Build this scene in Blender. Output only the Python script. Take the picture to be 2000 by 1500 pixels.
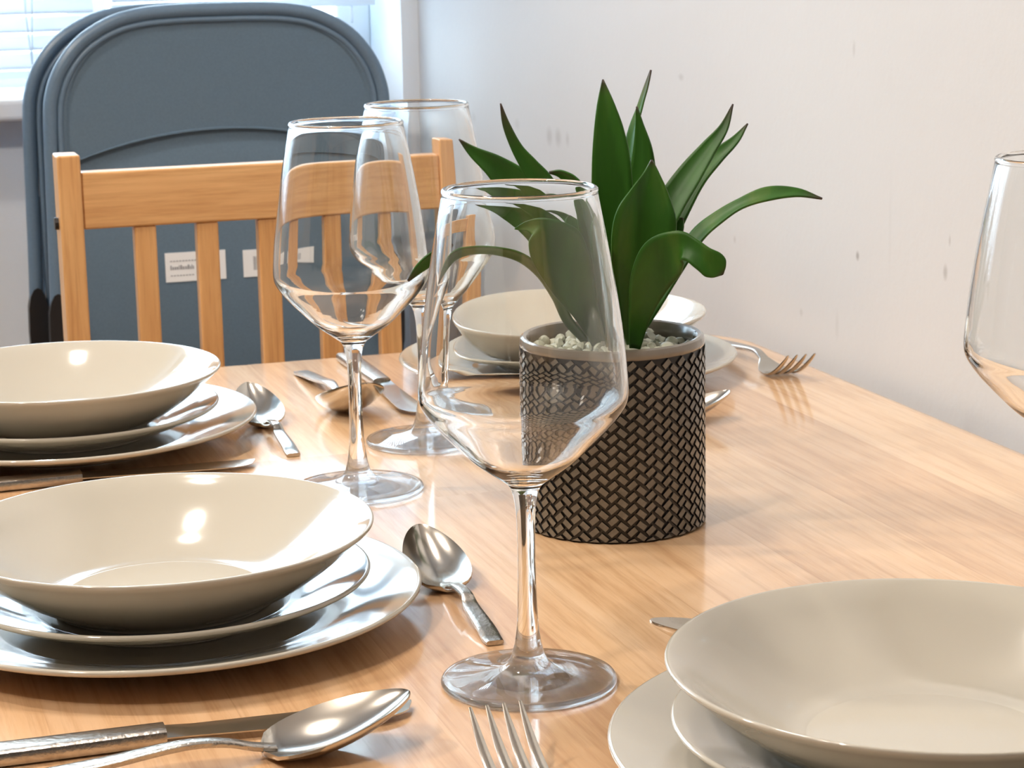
import bpy, bmesh, math, random
from mathutils import Vector, Matrix

for o in list(bpy.data.objects):
    bpy.data.objects.remove(o)
scene = bpy.context.scene
COL = scene.collection
PI = math.pi
TZ = 0.75                       # table top height above the floor

# ------------------------------------------------------------------ camera
F_PX, PITCH, ROLL, CAM_H = 4288.2, 0.20504, 0.02023, 0.33583   # CAM_H above the table top
cam_data = bpy.data.cameras.new('camera')
cam = bpy.data.objects.new('camera', cam_data)
COL.objects.link(cam)
cam_data.sensor_width = 36.0
cam_data.lens = 36.0 * F_PX / 2000.0
cam_data.clip_start = 0.02
cam.matrix_world = (Matrix.Translation((0, 0, TZ + CAM_H)) @ Matrix.Rotation(PI / 2 - PITCH, 4, 'X')
                    @ Matrix.Rotation(-ROLL, 4, 'Z'))
cam_data.dof.use_dof = True
cam_data.dof.focus_distance = 1.02
cam_data.dof.aperture_fstop = 48.0
scene.camera = cam

# ------------------------------------------------------------------ directions of the room (u across the table, v along it)
TH = math.atan2(0.305, 0.952)
CU, SU = math.cos(TH), math.sin(TH)


def W(u, v, z=0.0):
    """room coordinates (u across the table, v along it, z above the table top) to world"""
    return Vector((u * CU - v * SU, u * SU + v * CU, z + TZ))


# ------------------------------------------------------------------ world, lights, exposure
world = bpy.data.worlds.new('sky')
scene.world = world
world.use_nodes = True
wn = world.node_tree
wbg = wn.nodes['Background']
# overcast sky: bright overhead, a dimmer blue haze towards the horizon and below it
wtc = wn.nodes.new('ShaderNodeTexCoord')
wsep = wn.nodes.new('ShaderNodeSeparateXYZ')
wn.links.new(wtc.outputs['Generated'], wsep.inputs[0])
wr = wn.nodes.new('ShaderNodeValToRGB')
we = wr.color_ramp.elements
we[0].position, we[0].color = 0.0, (0.24, 0.36, 0.50, 1)
we[1].position, we[1].color = 0.55, (0.76, 0.89, 1.0, 1)
we.new(0.16).color = (0.72, 0.87, 1.0, 1)
wm = wn.nodes.new('ShaderNodeMath'); wm.operation = 'MULTIPLY_ADD'
wn.links.new(wsep.outputs['Z'], wm.inputs[0]); wm.inputs[1].default_value = 1.0; wm.inputs[2].default_value = 0.12
wn.links.new(wm.outputs[0], wr.inputs['Fac'])
wn.links.new(wr.outputs['Color'], wbg.inputs['Color'])
wbg.inputs['Strength'].default_value = 11.0


def lamp(name, kind, loc, power, color, **kw):
    d = bpy.data.lights.new(name, kind)
    d.energy = power
    d.color = color
    for k, val in kw.items():
        setattr(d, k, val)
    o = bpy.data.objects.new(name, d)
    COL.objects.link(o)
    o.location = loc
    return o


WARM = (1.0, 0.90, 0.80)
for (su, sv, power) in ((-0.08, 1.39, 15), (0.00, 1.60, 15), (-1.10, 1.75, 44), (-0.95, 0.30, 33)):
    sp = lamp('ceiling_spotlight', 'SPOT', W(su, sv, 1.62), power, WARM, shadow_soft_size=0.06, spot_size=math.radians(105), spot_blend=0.6)
    sp.data.cycles.is_caustics_light = True
    sp.rotation_euler = (W(0.40, 1.10, 0.0) - sp.location).to_track_quat('-Z', 'Y').to_euler()
lamp('ceiling_fill', 'POINT', W(-0.70, 0.60, 1.35), 9, WARM, shadow_soft_size=0.05)  # added fill light without a fixture, brightens the ceiling for the glass rims
portal = lamp('window_portal', 'AREA', W(-0.19, 2.93, 0.70), 1, (1, 1, 1), shape='RECTANGLE', size=1.84, size_y=1.16)
portal.rotation_euler = (PI / 2, 0, TH + PI)
portal.rotation_euler = (-PI / 2, 0, TH)
portal.data.cycles.is_portal = True

vs = scene.view_settings
vs.view_transform = 'Standard'
vs.look = 'None'
vs.exposure = 0.86
vs.gamma = 1.0
vs.use_curve_mapping = False
scene.cycles.max_bounces = 24
scene.cycles.transmission_bounces = 24
scene.cycles.transparent_max_bounces = 24
scene.cycles.diffuse_bounces = 5
scene.cycles.glossy_bounces = 6
scene.cycles.sample_clamp_indirect = 6.0
scene.cycles.blur_glossy = 0.4


# ------------------------------------------------------------------ materials
def mat(name):
    m = bpy.data.materials.new(name)
    m.use_nodes = True
    nt = m.node_tree
    return m, nt, nt.nodes['Principled BSDF']


def node(nt, kind, **inputs):
    n = nt.nodes.new(kind)
    for k, val in inputs.items():
        n.inputs[k].default_value = val
    return n


def ramp(nt, stops):
    r = nt.nodes.new('ShaderNodeValToRGB')
    e = r.color_ramp.elements
    e[0].position, e[0].color = stops[0][0], (*stops[0][1], 1)
    e[1].position, e[1].color = stops[-1][0], (*stops[-1][1], 1)
    for p_, c_ in stops[1:-1]:
        x = e.new(p_)
        x.color = (*c_, 1)
    return r


def obj_coord(nt, scale=(1, 1, 1), rot=(0, 0, 0), loc=(0, 0, 0)):
    t = nt.nodes.new('ShaderNodeTexCoord')
    mp = nt.nodes.new('ShaderNodeMapping')
    mp.inputs['Scale'].default_value = scale
    mp.inputs['Rotation'].default_value = rot
    mp.inputs['Location'].default_value = loc
    nt.links.new(t.outputs['Object'], mp.inputs['Vector'])
    return mp.outputs['Vector']


def bump(nt, bsdf, height, strength, dist):
    b = node(nt, 'ShaderNodeBump', Strength=strength, Distance=dist)
    nt.links.new(height, b.inputs['Height'])
    nt.links.new(b.outputs['Normal'], bsdf.inputs['Normal'])
    return b


def plain(name, color, rough=0.5, metal=0.0, noise=0.0, nscale=40.0, coat=0.0, bumpd=0.0, spec=0.5):
    m, nt, b = mat(name)
    b.inputs['Roughness'].default_value = rough
    b.inputs['Metallic'].default_value = metal
    b.inputs['Coat Weight'].default_value = coat
    b.inputs['Coat Roughness'].default_value = 0.06
    b.inputs['Specular IOR Level'].default_value = spec
    v = obj_coord(nt)
    n = node(nt, 'ShaderNodeTexNoise', Scale=nscale, Detail=5.0)
    nt.links.new(v, n.inputs['Vector'])
    lo = tuple(c * (1 - noise) for c in color)
    hi = tuple(min(1, c * (1 + noise)) for c in color)
    r = ramp(nt, [(0.3, lo), (0.7, hi)])
    nt.links.new(n.outputs['Fac'], r.inputs['Fac'])
    nt.links.new(r.outputs['Color'], b.inputs['Base Color'])
    if bumpd:
        bump(nt, b, n.outputs['Fac'], 0.6, bumpd)
    return m


def wood(name, dark, mid, light, along='Y', plank=0.0, rough=0.35, coat=0.0, scale=1.0):
    """timber with grain along one object axis; plank > 0 glues staves of that width side by side across X"""
    m, nt, b = mat(name)
    L = nt.links
    st = {'X': (3, 40, 40), 'Y': (40, 3, 40), 'Z': (40, 40, 3)}[along]
    t = nt.nodes.new('ShaderNodeTexCoord')
    vec = t.outputs['Object']
    if plank:
        sx = nt.nodes.new('ShaderNodeSeparateXYZ')
        L.new(vec, sx.inputs[0])
        dv = node(nt, 'ShaderNodeMath'); dv.operation = 'DIVIDE'
        L.new(sx.outputs['X'], dv.inputs[0]); dv.inputs[1].default_value = plank
        fl = nt.nodes.new('ShaderNodeMath'); fl.operation = 'FLOOR'
        L.new(dv.outputs[0], fl.inputs[0])
        fr = nt.nodes.new('ShaderNodeMath'); fr.operation = 'FRACT'
        L.new(dv.outputs[0], fr.inputs[0])
        # lengths of stave: shift each row, then cut every 0.55 m
        wn1 = nt.nodes.new('ShaderNodeTexWhiteNoise'); wn1.noise_dimensions = '1D'
        L.new(fl.outputs[0], wn1.inputs['W'])
        ya = nt.nodes.new('ShaderNodeMath'); ya.operation = 'MULTIPLY_ADD'
        L.new(sx.outputs['Y'], ya.inputs[0]); ya.inputs[1].default_value = 1 / 0.62
        L.new(wn1.outputs['Value'], ya.inputs[2])
        yf = nt.nodes.new('ShaderNodeMath'); yf.operation = 'FLOOR'
        L.new(ya.outputs[0], yf.inputs[0])
        cb = nt.nodes.new('ShaderNodeMath'); cb.operation = 'MULTIPLY_ADD'
        L.new(yf.outputs[0], cb.inputs[0]); cb.inputs[1].default_value = 7.31
        L.new(fl.outputs[0], cb.inputs[2])
        wn2 = nt.nodes.new('ShaderNodeTexWhiteNoise'); wn2.noise_dimensions = '1D'
        L.new(cb.outputs[0], wn2.inputs['W'])
        off = nt.nodes.new('ShaderNodeVectorMath'); off.operation = 'MULTIPLY_ADD'
        L.new(wn2.outputs['Color'], off.inputs[0])
        off.inputs[1].default_value = (3.0, 5.0, 3.0)
        L.new(vec, off.inputs[2])
        vec = off.outputs[0]
    mp = nt.nodes.new('ShaderNodeMapping')
    mp.inputs['Scale'].default_value = tuple(s * scale for s in st)
    L.new(vec, mp.inputs['Vector'])
    n1 = node(nt, 'ShaderNodeTexNoise', Scale=1.0, Detail=6.0, Roughness=0.6, Distortion=0.6)
    L.new(mp.outputs[0], n1.inputs['Vector'])
    mp2 = nt.nodes.new('ShaderNodeMapping')
    mp2.inputs['Scale'].default_value = tuple(s * scale * 5 if s > 3 else s * scale * 3 for s in st)
    L.new(vec, mp2.inputs['Vector'])
    n2 = node(nt, 'ShaderNodeTexNoise', Scale=1.0, Detail=4.0, Roughness=0.7)
    L.new(mp2.outputs[0], n2.inputs['Vector'])
    r = ramp(nt, [(0.28, dark), (0.5, mid), (0.72, light)])
    L.new(n1.outputs['Fac'], r.inputs['Fac'])
    mx = nt.nodes.new('ShaderNodeMix'); mx.data_type = 'RGBA'; mx.blend_type = 'MULTIPLY'
    mx.inputs[0].default_value = 1.0
    r2 = ramp(nt, [(0.30, (0.80, 0.73, 0.66)), (0.55, (1, 1, 1))])
    L.new(n2.outputs['Fac'], r2.inputs['Fac'])
    L.new(r.outputs['Color'], mx.inputs[6]); L.new(r2.outputs['Color'], mx.inputs[7])
    col = mx.outputs[2]
    if plank:
        pr = ramp(nt, [(0.0, (0.86, 0.80, 0.76)), (0.5, (1.0, 0.98, 0.97)), (1.0, (1.08, 1.10, 1.12))])
        L.new(wn2.outputs['Value'], pr.inputs['Fac'])
        m2 = nt.nodes.new('ShaderNodeMix'); m2.data_type = 'RGBA'; m2.blend_type = 'MULTIPLY'
        m2.inputs[0].default_value = 1.0
        L.new(col, m2.inputs[6]); L.new(pr.outputs['Color'], m2.inputs[7])
        jr = ramp(nt, [(0.0, (0.72, 0.62, 0.52)), (0.014, (1, 1, 1))])
        L.new(fr.outputs[0], jr.inputs['Fac'])
        m3 = nt.nodes.new('ShaderNodeMix'); m3.data_type = 'RGBA'; m3.blend_type = 'MULTIPLY'
        m3.inputs[0].default_value = 0.5
        L.new(m2.outputs[2], m3.inputs[6]); L.new(jr.outputs['Color'], m3.inputs[7])
        col = m3.outputs[2]
    L.new(col, b.inputs['Base Color'])
    b.inputs['Roughness'].default_value = rough
    b.inputs['Coat Weight'].default_value = coat
    b.inputs['Coat Roughness'].default_value = 0.10
    b.inputs['Coat IOR'].default_value = 1.54
    bump(nt, b, n2.outputs['Fac'], 0.15, 0.0003)
    return m


M = {}
M['table'] = wood('varnished_table_wood', (0.62, 0.37, 0.185), (0.76, 0.49, 0.27), (0.83, 0.58, 0.36), 'Y', plank=0.081, rough=0.4, coat=1.0)
M['chair_wood'] = wood('honey_chair_wood', (0.60, 0.30, 0.11), (0.71, 0.385, 0.155), (0.78, 0.46, 0.20), 'Z', rough=0.32)
M['chair_wood_x'] = wood('honey_rail_wood', (0.63, 0.33, 0.13), (0.74, 0.42, 0.18), (0.81, 0.50, 0.23), 'X', rough=0.32)
M['plate'] = plain('cream_glaze', (0.52, 0.48, 0.40), rough=0.10, coat=0.6, noise=0.015, nscale=6)
M['steel'] = plain('polished_steel', (0.56, 0.52, 0.46), rough=0.17, metal=1.0, noise=0.04, nscale=60)
M['steel_hammered'] = plain('textured_steel', (0.52, 0.48, 0.43), rough=0.26, metal=1.0, noise=0.10, nscale=420, bumpd=0.0005)
M['pot_brick'] = plain('grey_brown_glaze', (0.150, 0.128, 0.098), rough=0.22, coat=0.3, noise=0.15, nscale=300)
M['pot_groove'] = plain('dark_groove_glaze', (0.005, 0.004, 0.003), rough=0.35, noise=0.2, nscale=200)
M['pot_rim'] = plain('grey_rim_glaze', (0.20, 0.175, 0.14), rough=0.14, coat=0.6, noise=0.1, nscale=80)
M['pebble'] = plain('pale_green_pebble', (0.40, 0.41, 0.32), rough=0.45, noise=0.2, nscale=130, bumpd=0.0006)
M['gravel'] = plain('gravel_bed', (0.16, 0.14, 0.10), rough=0.8, noise=0.4, nscale=300, bumpd=0.002)
M['grey_metal'] = plain('blue_grey_paint', (0.135, 0.205, 0.285), rough=0.33, noise=0.05, nscale=300)
M['grey_panel'] = plain('blue_grey_panel', (0.118, 0.182, 0.248), rough=0.42, noise=0.06, nscale=400, bumpd=0.0001)
M['black'] = plain('black_plastic', (0.012, 0.012, 0.014), rough=0.4, noise=0.1)
M['white_gloss'] = plain('white_upvc', (0.86, 0.87, 0.88), rough=0.22, noise=0.01)


def slat_mat():
    m = bpy.data.materials.new('translucent_white_slat')
    m.use_nodes = True
    nt = m.node_tree
    b = nt.nodes['Principled BSDF']
    b.inputs['Base Color'].default_value = (0.82, 0.85, 0.88, 1)
    b.inputs['Roughness'].default_value = 0.35
    tl = node(nt, 'ShaderNodeBsdfTranslucent')
    tl.inputs['Color'].default_value = (0.80, 0.86, 0.92, 1)
    mx = node(nt, 'ShaderNodeMixShader', Fac=0.45)
    nt.links.new(b.outputs[0], mx.inputs[1])
    nt.links.new(tl.outputs[0], mx.inputs[2])
    nt.links.new(mx.outputs[0], nt.nodes['Material Output'].inputs['Surface'])
    return m


M['blind'] = slat_mat()
M['ceiling'] = plain('white_ceiling', (0.86, 0.84, 0.81), rough=0.9, noise=0.01)
M['floor'] = wood('laminate_floor', (0.20, 0.11, 0.05), (0.28, 0.16, 0.08), (0.34, 0.20, 0.11), 'Y', plank=0.12, rough=0.4)
M['sticker'] = None


def sticker_mat():
    m, nt, b = mat('printed_sticker')
    v = obj_coord(nt)
    s = nt.nodes.new('ShaderNodeSeparateXYZ')
    nt.links.new(v, s.inputs[0])
    b.inputs['Base Color'].default_value = (0.90, 0.91, 0.92, 1)
    b.inputs['Roughness'].default_value = 0.5
    return m


M['sticker'] = sticker_mat()
M['print'] = plain('sticker_print', (0.32, 0.33, 0.35), rough=0.6, noise=0.1)


def leaf_mat():
    m, nt, b = mat('waxy_green_leaf')
    v = obj_coord(nt, scale=(60, 60, 9))
    n = node(nt, 'ShaderNodeTexNoise', Scale=1.0, Detail=5.0, Distortion=0.4)
    nt.links.new(v, n.inputs['Vector'])
    r = ramp(nt, [(0.25, (0.014, 0.056, 0.003)), (0.55, (0.024, 0.100, 0.006)), (0.85, (0.080, 0.140, 0.016))])
    nt.links.new(n.outputs['Fac'], r.inputs['Fac'])
    at = nt.nodes.new('ShaderNodeAttribute')
    at.attribute_name = 'tip'
    mx = nt.nodes.new('ShaderNodeMix'); mx.data_type = 'RGBA'
    nt.links.new(at.outputs['Fac'], mx.inputs[0])
    nt.links.new(r.outputs['Color'], mx.inputs[6])
    mx.inputs[7].default_value = (0.045, 0.022, 0.020, 1)
    nt.links.new(mx.outputs[2], b.inputs['Base Color'])
    b.inputs['Roughness'].default_value = 0.46
    b.inputs['Specular IOR Level'].default_value = 0.3
    bump(nt, b, n.outputs['Fac'], 0.25, 0.0006)
    return m


M['leaf'] = leaf_mat()


def glass_mat(name, color=(1, 1, 1), ior=1.50):
    m = bpy.data.materials.new(name)
    m.use_nodes = True
    nt = m.node_tree
    nt.nodes.remove(nt.nodes['Principled BSDF'])
    g = node(nt, 'ShaderNodeBsdfGlass', Roughness=0.0, IOR=ior)
    g.inputs['Color'].default_value = (*color, 1)
    nt.links.new(g.outputs[0], nt.nodes['Material Output'].inputs['Surface'])
    return m


M['glass'] = glass_mat('clear_glass', (0.995, 0.998, 0.995), 1.48)


def foot_mat():
    # the thin foot lets light straight through to the table as well as bending it
    m = glass_mat('thin_clear_glass', (0.995, 0.998, 0.995), 1.45)
    nt = m.node_tree
    g = next(n for n in nt.nodes if n.bl_idname == 'ShaderNodeBsdfGlass')
    tr = node(nt, 'ShaderNodeBsdfTransparent')
    mx = node(nt, 'ShaderNodeMixShader', Fac=0.28)
    nt.links.new(g.outputs[0], mx.inputs[1])
    nt.links.new(tr.outputs[0], mx.inputs[2])
    nt.links.new(mx.outputs[0], nt.nodes['Material Output'].inputs['Surface'])
    return m


M['glass_foot'] = foot_mat()


def pane_mat():
    m = bpy.data.materials.new('window_glass')
    m.use_nodes = True
    nt = m.node_tree
    nt.nodes.remove(nt.nodes['Principled BSDF'])
    tr = node(nt, 'ShaderNodeBsdfTransparent')
    tr.inputs['Color'].default_value = (0.96, 0.98, 0.98, 1)
    gl = node(nt, 'ShaderNodeBsdfGlossy', Roughness=0.0)
    fr = node(nt, 'ShaderNodeFresnel', IOR=1.5)
    mx = nt.nodes.new('ShaderNodeMixShader')
    nt.links.new(fr.outputs[0], mx.inputs[0])
    nt.links.new(tr.outputs[0], mx.inputs[1])
    nt.links.new(gl.outputs[0], mx.inputs[2])
    nt.links.new(mx.outputs[0], nt.nodes['Material Output'].inputs['Surface'])
    return m


M['pane'] = pane_mat()


def wall_mat(name, color, marks=()):
    """matt emulsion with a faint roller texture; marks are small grey scuffs (x, y, z, half width, half height, strength)"""
    m, nt, b = mat(name)
    L = nt.links
    t = nt.nodes.new('ShaderNodeTexCoord')
    n = node(nt, 'ShaderNodeTexNoise', Scale=3.0, Detail=6.0)
    L.new(t.outputs['Object'], n.inputs['Vector'])
    r = ramp(nt, [(0.3, tuple(c * 0.975 for c in color)), (0.7, color)])
    L.new(n.outputs['Fac'], r.inputs['Fac'])
    col = r.outputs['Color']
    for (mx_, my_, mz_, hw, hh, st) in marks:
        sub = nt.nodes.new('ShaderNodeVectorMath'); sub.operation = 'SUBTRACT'
        L.new(t.outputs['Object'], sub.inputs[0]); sub.inputs[1].default_value = (mx_, my_, mz_)
        dv = nt.nodes.new('ShaderNodeVectorMath'); dv.operation = 'DIVIDE'
        L.new(sub.outputs[0], dv.inputs[0]); dv.inputs[1].default_value = (1.0, hw, hh)
        ln = nt.nodes.new('ShaderNodeVectorMath'); ln.operation = 'LENGTH'
        L.new(dv.outputs[0], ln.inputs[0])
        mr = node(nt, 'ShaderNodeMapRange')
        mr.inputs['From Min'].default_value = 1.0
        mr.inputs['From Max'].default_value = 0.3
        mr.inputs['To Min'].default_value = 0.0
        mr.inputs['To Max'].default_value = st
        L.new(ln.outputs['Value'], mr.inputs['Value'])
        mx = nt.nodes.new('ShaderNodeMix'); mx.data_type = 'RGBA'
        L.new(mr.outputs[0], mx.inputs[0])
        L.new(col, mx.inputs[6]); mx.inputs[7].default_value = (0.30, 0.28, 0.27, 1)
        col = mx.outputs[2]
    L.new(col, b.inputs['Base Color'])
    b.inputs['Roughness'].default_value = 0.75
    b.inputs['Specular IOR Level'].default_value = 0.3
    n2 = node(nt, 'ShaderNodeTexNoise', Scale=120.0, Detail=3.0)
    L.new(t.outputs['Object'], n2.inputs['Vector'])
    bump(nt, b, n2.outputs['Fac'], 0.12, 0.002)
    return m


# ------------------------------------------------------------------ mesh helpers
class MB:
    def __init__(self):
        self.v, self.f, self.mi = [], [], []

    def add(self, verts, faces, mi=0):
        k = len(self.v)
        self.v += [tuple(p) for p in verts]
        self.f += [tuple(i + k for i in f) for f in faces]
        self.mi += [mi] * len(faces)

    def box(self, lo, hi, mi=0):
        x0, y0, z0 = lo
        x1, y1, z1 = hi
        self.add([(x0, y0, z0), (x1, y0, z0), (x1, y1, z0), (x0, y1, z0), (x0, y0, z1), (x1, y0, z1), (x1, y1, z1), (x0, y1, z1)],
                 [(0, 3, 2, 1), (4, 5, 6, 7), (0, 1, 5, 4), (1, 2, 6, 5), (2, 3, 7, 6), (3, 0, 4, 7)], mi)

    def loft(self, rings, cap=True, mi=0, closed=True):
        n = len(rings[0])
        verts = [p for r in rings for p in r]
        faces = []
        for i in range(len(rings) - 1):
            for j in range(n if closed else n - 1):
                a, b = i * n + j, i * n + (j + 1) % n
                faces.append((a, b, b + n, a + n))
        if cap:
            faces.append(tuple(range(n - 1, -1, -1)))
            faces.append(tuple((len(rings) - 1) * n + j for j in range(n)))
        self.add(verts, faces, mi)

    def tube(self, pts, r, seg=14, mi=0, cap=True):
        pts = [Vector(p) for p in pts]
        rings = []
        nrm = None
        for i, p in enumerate(pts):
            t = (pts[min(i + 1, len(pts) - 1)] - pts[max(i - 1, 0)]).normalized()
            if nrm is None:
                nrm = t.orthogonal().normalized()
            nrm = (nrm - t * nrm.dot(t)).normalized()
            bn = t.cross(nrm)
            rr = r[i] if isinstance(r, (list, tuple)) else r
            rings.append([p + (nrm * math.cos(2 * PI * k / seg) + bn * math.sin(2 * PI * k / seg)) * rr for k in range(seg)])
        self.loft(rings, cap, mi)

    def lathe(self, prof, seg=96, mi=0):
        """profile of (r, z); r == 0 makes a pole"""
        n0 = len(self.v)
        rings = []
        for (r, z) in prof:
            if r < 1e-7:
                self.v.append((0, 0, z)); rings.append([len(self.v) - 1])
            else:
                k = len(self.v)
                self.v += [(r * math.cos(2 * PI * j / seg), r * math.sin(2 * PI * j / seg), z) for j in range(seg)]
                rings.append(list(range(k, k + seg)))
        for a, b in zip(rings, rings[1:]):
            for j in range(seg):
                j2 = (j + 1) % seg
                if len(a) == 1 and len(b) == 1:
                    continue
                if len(a) == 1:
                    f = (a[0], b[j2], b[j])
                elif len(b) == 1:
                    f = (a[j], a[j2], b[0])
                else:
                    f = (a[j], a[j2], b[j2], b[j])
                self.f.append(f); self.mi.append(mi)

    def build(self, name, mats, parent=None, smooth=True, angle=None, bevel=0.0, recalc=False):
        me = bpy.data.meshes.new(name)
        me.from_pydata(self.v, [], self.f)
        if not isinstance(mats, (list, tuple)):
            mats = [mats]
        for m in mats:
            me.materials.append(m)
        for p, i in zip(me.polygons, self.mi):
            p.material_index = i
            p.use_smooth = smooth
        if recalc:
            bm = bmesh.new(); bm.from_mesh(me)
            bmesh.ops.recalc_face_normals(bm, faces=bm.faces)
            bm.to_mesh(me); bm.free()
        me.update()
        if angle is not None:
            me.set_sharp_from_angle(angle=math.radians(angle))
        o = bpy.data.objects.new(name, me)
        COL.objects.link(o)
        if parent is not None:
            o.parent = parent
        if bevel:
            b = o.modifiers.new('edge', 'BEVEL')
            b.width = bevel
            b.segments = 3
            b.limit_method = 'ANGLE'
            b.angle_limit = math.radians(40)
        return o


def catmull(pts, n):
    """resample a polyline of tuples with a Catmull-Rom curve, n steps per span"""
    P = [tuple(p) for p in pts]
    P = [tuple(2 * a - b for a, b in zip(P[0], P[1]))] + P + [tuple(2 * a - b for a, b in zip(P[-1], P[-2]))]
    out = []
    for i in range(1, len(P) - 2):
        p0, p1, p2, p3 = P[i - 1:i + 3]
        for k in range(n):
            t = k / n
            out.append(tuple(0.5 * (2 * b + (c - a) * t + (2 * a - 5 * b + 4 * c - d) * t * t + (3 * b - a - 3 * c + d) * t ** 3)
                             for a, b, c, d in zip(p0, p1, p2, p3)))
    out.append(P[-2])
    return out


def tag(o, label=None, cat=None, group=None, kind=None):
    for k, val in (('label', label), ('category', cat), ('group', group), ('kind', kind)):
        if val:
            o[k] = val
    return o


def thing(name, label, cat, loc, rz=0.0, group=None):
    o = bpy.data.objects.new(name, None)
    o.empty_display_size = 0.05
    COL.objects.link(o)
    o.location = loc
    o.rotation_euler = (0, 0, rz)
    return tag(o, label, cat, group)


def dup(root, loc, rz, label):
    """a copy of a thing with copies of its parts and sub-parts"""
    r = root.copy()
    COL.objects.link(r)
    r.location = loc
    r.rotation_euler = (0, 0, rz)
    r['label'] = label
    for ch in list(root.children):
        c = ch.copy(); COL.objects.link(c); c.parent = r
        for g in ch.children:
            d = g.copy(); COL.objects.link(d); d.parent = c
    return r


# ------------------------------------------------------------------ the room (object axes: x = u, y = v)
WALL_U, WALL_V, WALL_V2 = 0.745, 2.68, 2.84
ROOM_U0, ROOM_V0, CEIL = -2.3, -1.5, 1.68
FLOOR = -TZ


def room(name, mb, m, smooth=False, kind='structure', bevel=0.0, **k):
    o = mb.build(name, m, smooth=smooth, bevel=bevel, **k)
    o.location = (0, 0, TZ)
    o.rotation_euler = (0, 0, TH)
    if kind:
        o['kind'] = kind
    return o


scuffs = [(WALL_U, v_, z_, hv_, hz_, st_) for (v_, z_, hv_, hz_, st_) in [
    (2.180, 0.121, 0.012, 0.012, 0.34), (2.152, 0.122, 0.012, 0.012, 0.36), (2.123, 0.1225, 0.007, 0.009, 0.28),
    (1.817, 0.203, 0.008, 0.004, 0.30), (1.471, 0.0898, 0.0035, 0.0045, 0.85), (1.338, 0.0962, 0.004, 0.007, 0.55),
    (1.3327, 0.119, 0.002, 0.005, 0.40), (1.481, 0.243, 0.003, 0.008, 0.25), (2.451, 0.120, 0.012, 0.008, 0.16),
    (2.288, 0.125, 0.012, 0.008, 0.18), (1.699, 0.0731, 0.003, 0.004, 0.35), (1.504, 0.0317, 0.004, 0.014, 0.14), (1.568, 0.0315, 0.004, 0.004, 0.25), (1.42, 0.12, 0.003, 0.05, 0.06)]]
WALLC = (0.585, 0.587, 0.59)
b = MB(); b.box((WALL_U, ROOM_V0, FLOOR), (WALL_U + 0.1, WALL_V2 + 0.16, CEIL))
room('wall_right', b, wall_mat('right_wall_paint', WALLC, scuffs))
WIN_U0, WIN_U1, WIN_Z0, WIN_Z1 = -1.10, 0.723, 0.128, 1.28
b = MB()
b.box((WIN_U0, 2.665, FLOOR), (0.60, WALL_V2 + 0.15, WIN_Z0 - 0.0015))
b.box((0.60, WALL_V2 - 0.006, FLOOR), (WIN_U1, WALL_V2 + 0.15, WIN_Z0))
b.box((WIN_U0, WALL_V, WIN_Z1), (WIN_U1, WALL_V2 + 0.15, CEIL))
b.box((ROOM_U0, WALL_V, FLOOR), (WIN_U0, WALL_V2 + 0.15, CEIL))
b.box((WIN_U1, WALL_V, FLOOR), (WALL_U, WALL_V2 + 0.15, CEIL))
room('wall_back', b, wall_mat('window_wall_paint', (0.86, 0.90, 0.94)))
b = MB(); b.box((ROOM_U0 - 0.1, ROOM_V0, FLOOR), (ROOM_U0, WALL_V2, CEIL))
room('wall_left', b, wall_mat('left_wall_paint', (0.22, 0.20, 0.18)))
b = MB(); b.box((ROOM_U0 - 0.1, ROOM_V0 - 0.1, FLOOR), (WALL_U + 0.1, ROOM_V0, CEIL))
room('wall_front', b, wall_mat('front_wall_paint', (0.22, 0.20, 0.18)))
b = MB(); b.box((ROOM_U0 - 0.1, ROOM_V0 - 0.1, FLOOR - 0.08), (WALL_U + 0.1, WALL_V2 + 0.16, FLOOR))
room('floor', b, M['floor'])
b = MB(); b.box((ROOM_U0 - 0.1, ROOM_V0 - 0.1, CEIL), (WALL_U + 0.1, WALL_V2 + 0.16, CEIL + 0.08))
room('ceiling', b, M['ceiling'])

# window: frame, sashes, pane and the sill board
win = bpy.data.objects.new('window_1', None)
COL.objects.link(win); win['kind'] = 'structure'
win.location = (0, 0, TZ); win.rotation_euler = (0, 0, TH)
b = MB()
FV0, FV1 = WALL_V2 - 0.005, WALL_V2 + 0.055
for (u0, u1, z0, z1) in [(WIN_U0, WIN_U1, WIN_Z0, WIN_Z0 + 0.05), (WIN_U0, WIN_U1, WIN_Z1 - 0.05, WIN_Z1), (WIN_U0, WIN_U0 + 0.05, WIN_Z0 + .05, WIN_Z1 - .05),
                         (WIN_U1 - 0.045, WIN_U1, WIN_Z0 + .05, WIN_Z1 - .05), (0.33, 0.38, WIN_Z0 + .05, WIN_Z1 - .05), (-0.42, -0.37, WIN_Z0 + .05, WIN_Z1 - .05)]:
    b.box((u0, FV0, z0), (u1, FV1, z1))
b.build('window_frame', M['white_gloss'], win, smooth=False, bevel=0.003)['kind'] = 'structure'
b = MB(); b.box((WIN_U0 + 0.04, WALL_V2 + 0.020, WIN_Z0 + 0.04), (WIN_U1 - 0.04, WALL_V2 + 0.026, WIN_Z1 - 0.04))
b.build('window_pane', M['pane'], win, smooth=False)['kind'] = 'structure'
b = MB(); b.box((WIN_U0 + 0.001, 2.605, WIN_Z0 - 0.001), (0.615, FV0 - 0.002, WIN_Z0 + 0.025))
b.build('window_sill', M['white_gloss'], win, smooth=False, bevel=0.006)['kind'] = 'structure'


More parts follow.
